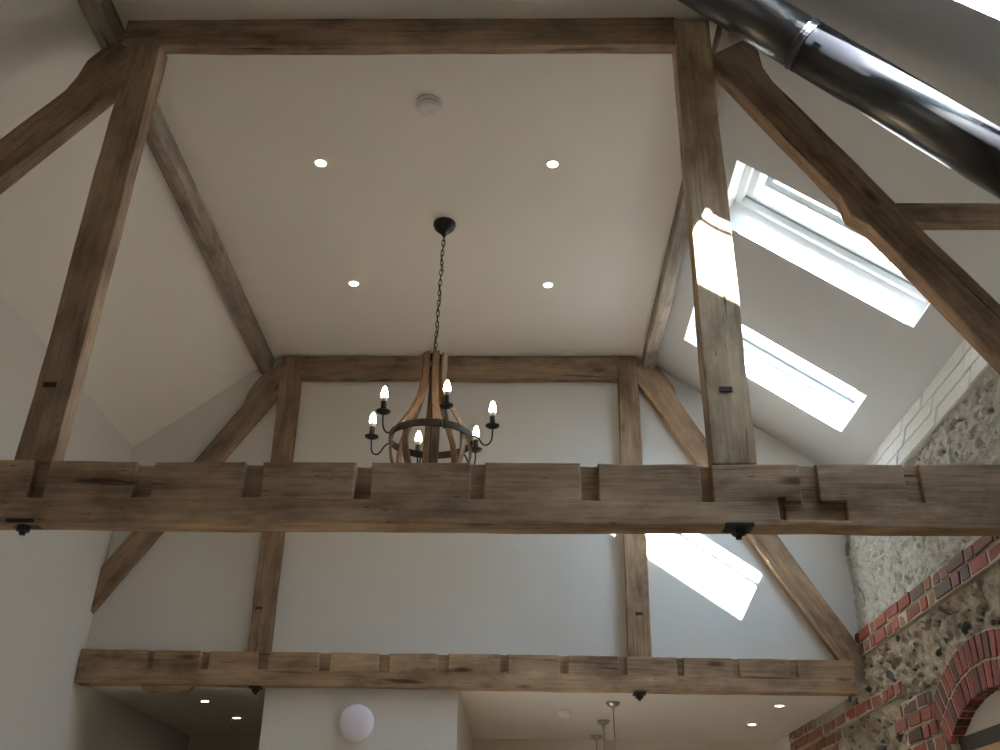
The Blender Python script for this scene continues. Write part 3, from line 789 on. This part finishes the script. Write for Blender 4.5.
T = Matrix.Translation((-1.028, YG, 2.570)) @ Matrix.Rotation(PI/2, 4, 'X')
bm = bmesh.new(); lathe(bm, [(0, 0), (.108, 0), (.110, .012), (0, .012)], 48); obj('base', bm, PLASTIC, wl, T)
bm = bmesh.new(); lathe(bm, [(.111, .012), (.113, .03), (.106, .044), (.085, .055), (.05, .061), (0, .063)], 48); obj('diffuser', bm, LILAC, wl, T, smooth=True)

def make_pendant():
    r = empty('pendant_light', (0, 0, 0), 'x', 'pendant light', 'pendants under the low ceiling')
    bm = bmesh.new(); lathe(bm, [(0, 0), (.048, 0), (.050, -.006), (.044, -.020), (.020, -.034), (.008, -.040), (.007, -.062), (0, -.062)], 28); obj('ceiling_cup', bm, CHROME, r, smooth=True)
    bm = bmesh.new(); lathe(bm, [(0, -.05), (.0045, -.05), (.0045, -.86), (0, -.86)], 10); obj('rod', bm, CHROME, r, smooth=True)
    bm = bmesh.new(); lathe(bm, [(0, -.83), (.022, -.83), (.026, -.88), (.05, -.91), (.10, -.95), (.135, -1.02), (.14, -1.06), (.137, -1.06), (.13, -1.02), (.096, -.955), (.045, -.915), (0, -.905)], 32); obj('shade', bm, COPPER, r, smooth=True)
    return r
pp = None
for (x, y, lab) in ((.648, 7.35, 'pendant light hanging nearest the far tie beam, first in the row'), (.642, 8.18, 'middle pendant light of the row of three'), (.640, 8.98, 'pendant light at the end of the row, farthest from the tie beam')):
    if pp is None: r = pp = make_pendant()
    else:
        r = link(pp.copy())
        for c in pp.children:
            d = link(c.copy()); d.parent = r
    r.location = (x, y, ZK); r['label'] = lab

# ------------------------------------------------------------------ camera
f, yaw, pitch, roll = 1020., .0227, math.atan(523/1020.), .013
fwd = Vector((-math.sin(yaw)*math.cos(pitch), math.cos(yaw)*math.cos(pitch), math.sin(pitch)))
rt = Vector((math.cos(yaw), math.sin(yaw), 0)); up = rt.cross(fwd)
R = rt*math.cos(roll)+up*math.sin(roll); U = up*math.cos(roll)-rt*math.sin(roll)
cam = bpy.data.cameras.new('camera'); cam.sensor_width = 36; cam.lens = f/1000*36; cam.clip_start = .05
co = link(bpy.data.objects.new('camera', cam))
co.matrix_world = Matrix(((R.x, U.x, -fwd.x, 0), (R.y, U.y, -fwd.y, 0), (R.z, U.z, -fwd.z, 1.6), (0, 0, 0, 1)))
S.camera = co

# ------------------------------------------------------------------ light
sun = bpy.data.lights.new('sun', 'SUN'); sun.energy = 230; sun.angle = math.radians(.6); sun.color = (1, .985, .96)
so = link(bpy.data.objects.new('sun', sun))
dirv = Vector((-.81, 1, -1.46)); so.rotation_euler = dirv.to_track_quat('-Z', 'Y').to_euler()
w = bpy.data.worlds.new('sky'); S.world = w; w.use_nodes = True
nt = w.node_tree; nt.nodes.clear()
bg = nt.nodes.new('ShaderNodeBackground'); wo_ = nt.nodes.new('ShaderNodeOutputWorld')
tc = nt.nodes.new('ShaderNodeTexCoord'); sx = nt.nodes.new('ShaderNodeSeparateXYZ'); nt.links.new(tc.outputs['Generated'], sx.inputs[0])
rp_ = ramp(nt, [(0, (.22, .19, .15)), (.5, (.20, .19, .14)), (.57, (.26, .26, .21)), (.62, (.68, .86, 1.0)), (1, (.52, .76, 1.0))])
mm = N(nt, 'ShaderNodeMapRange'); mm.inputs[1].default_value = -1; nt.links.new(sx.outputs['Z'], mm.inputs[0]); nt.links.new(mm.outputs[0], rp_.inputs[0])
dt = N(nt, 'ShaderNodeVectorMath', operation='DOT_PRODUCT'); nt.links.new(tc.outputs['Generated'], dt.inputs[0]); dt.inputs[1].default_value = tuple(-dirv.normalized())
mx0 = N(nt, 'ShaderNodeMath', operation='MAXIMUM'); nt.links.new(dt.outputs['Value'], mx0.inputs[0]); mx0.inputs[1].default_value = 0
pw = N(nt, 'ShaderNodeMath', operation='POWER'); nt.links.new(mx0.outputs[0], pw.inputs[0]); pw.inputs[1].default_value = 5
st_ = N(nt, 'ShaderNodeMath', operation='MULTIPLY_ADD'); nt.links.new(pw.outputs[0], st_.inputs[0]); st_.inputs[1].default_value = 42; st_.inputs[2].default_value = 8
nt.links.new(st_.outputs[0], bg.inputs[1])
nt.links.new(rp_.outputs[0], bg.inputs[0]); bg.inputs[1].default_value = 10
nt.links.new(bg.outputs[0], wo_.inputs[0])
def portal(name, mw, sx_, sy_):
    l = bpy.data.lights.new(name, 'AREA'); l.shape = 'RECTANGLE'; l.size = sx_; l.size_y = sy_; l.cycles.is_portal = True
    o = link(bpy.data.objects.new(name, l)); o.matrix_world = mw
for (u0, u1) in SKY:
    c = sl((u0+u1)/2, (VW0+VW1)/2, .34); X_, Y_, Z_ = tv, Vector((0, 1, 0)), nv
    portal('daylight_portal', Matrix(((X_.x, Y_.x, Z_.x, c.x), (X_.y, Y_.y, Z_.y, c.y), (X_.z, Y_.z, Z_.z, c.z), (0, 0, 0, 1))), (VW1-VW0), u1-u0)
portal('daylight_portal', Matrix(((1, 0, 0, (wx0+wx1)/2), (0, 0, -1, YB-.26), (0, 1, 0, (wz0+wz1)/2), (0, 0, 0, 1))), wx1-wx0, wz1-wz0)

S.view_settings.view_transform = 'Standard'; S.view_settings.look = 'None'; S.view_settings.gamma = 1; S.view_settings.use_curve_mapping = False
S.view_settings.exposure = -0.05
S.cycles.max_bounces = 12; S.cycles.diffuse_bounces = 8; S.cycles.transparent_max_bounces = 12
S.cycles.sample_clamp_indirect = 12; S.cycles.caustics_reflective = False; S.cycles.caustics_refractive = False
S.cycles.use_denoising = True
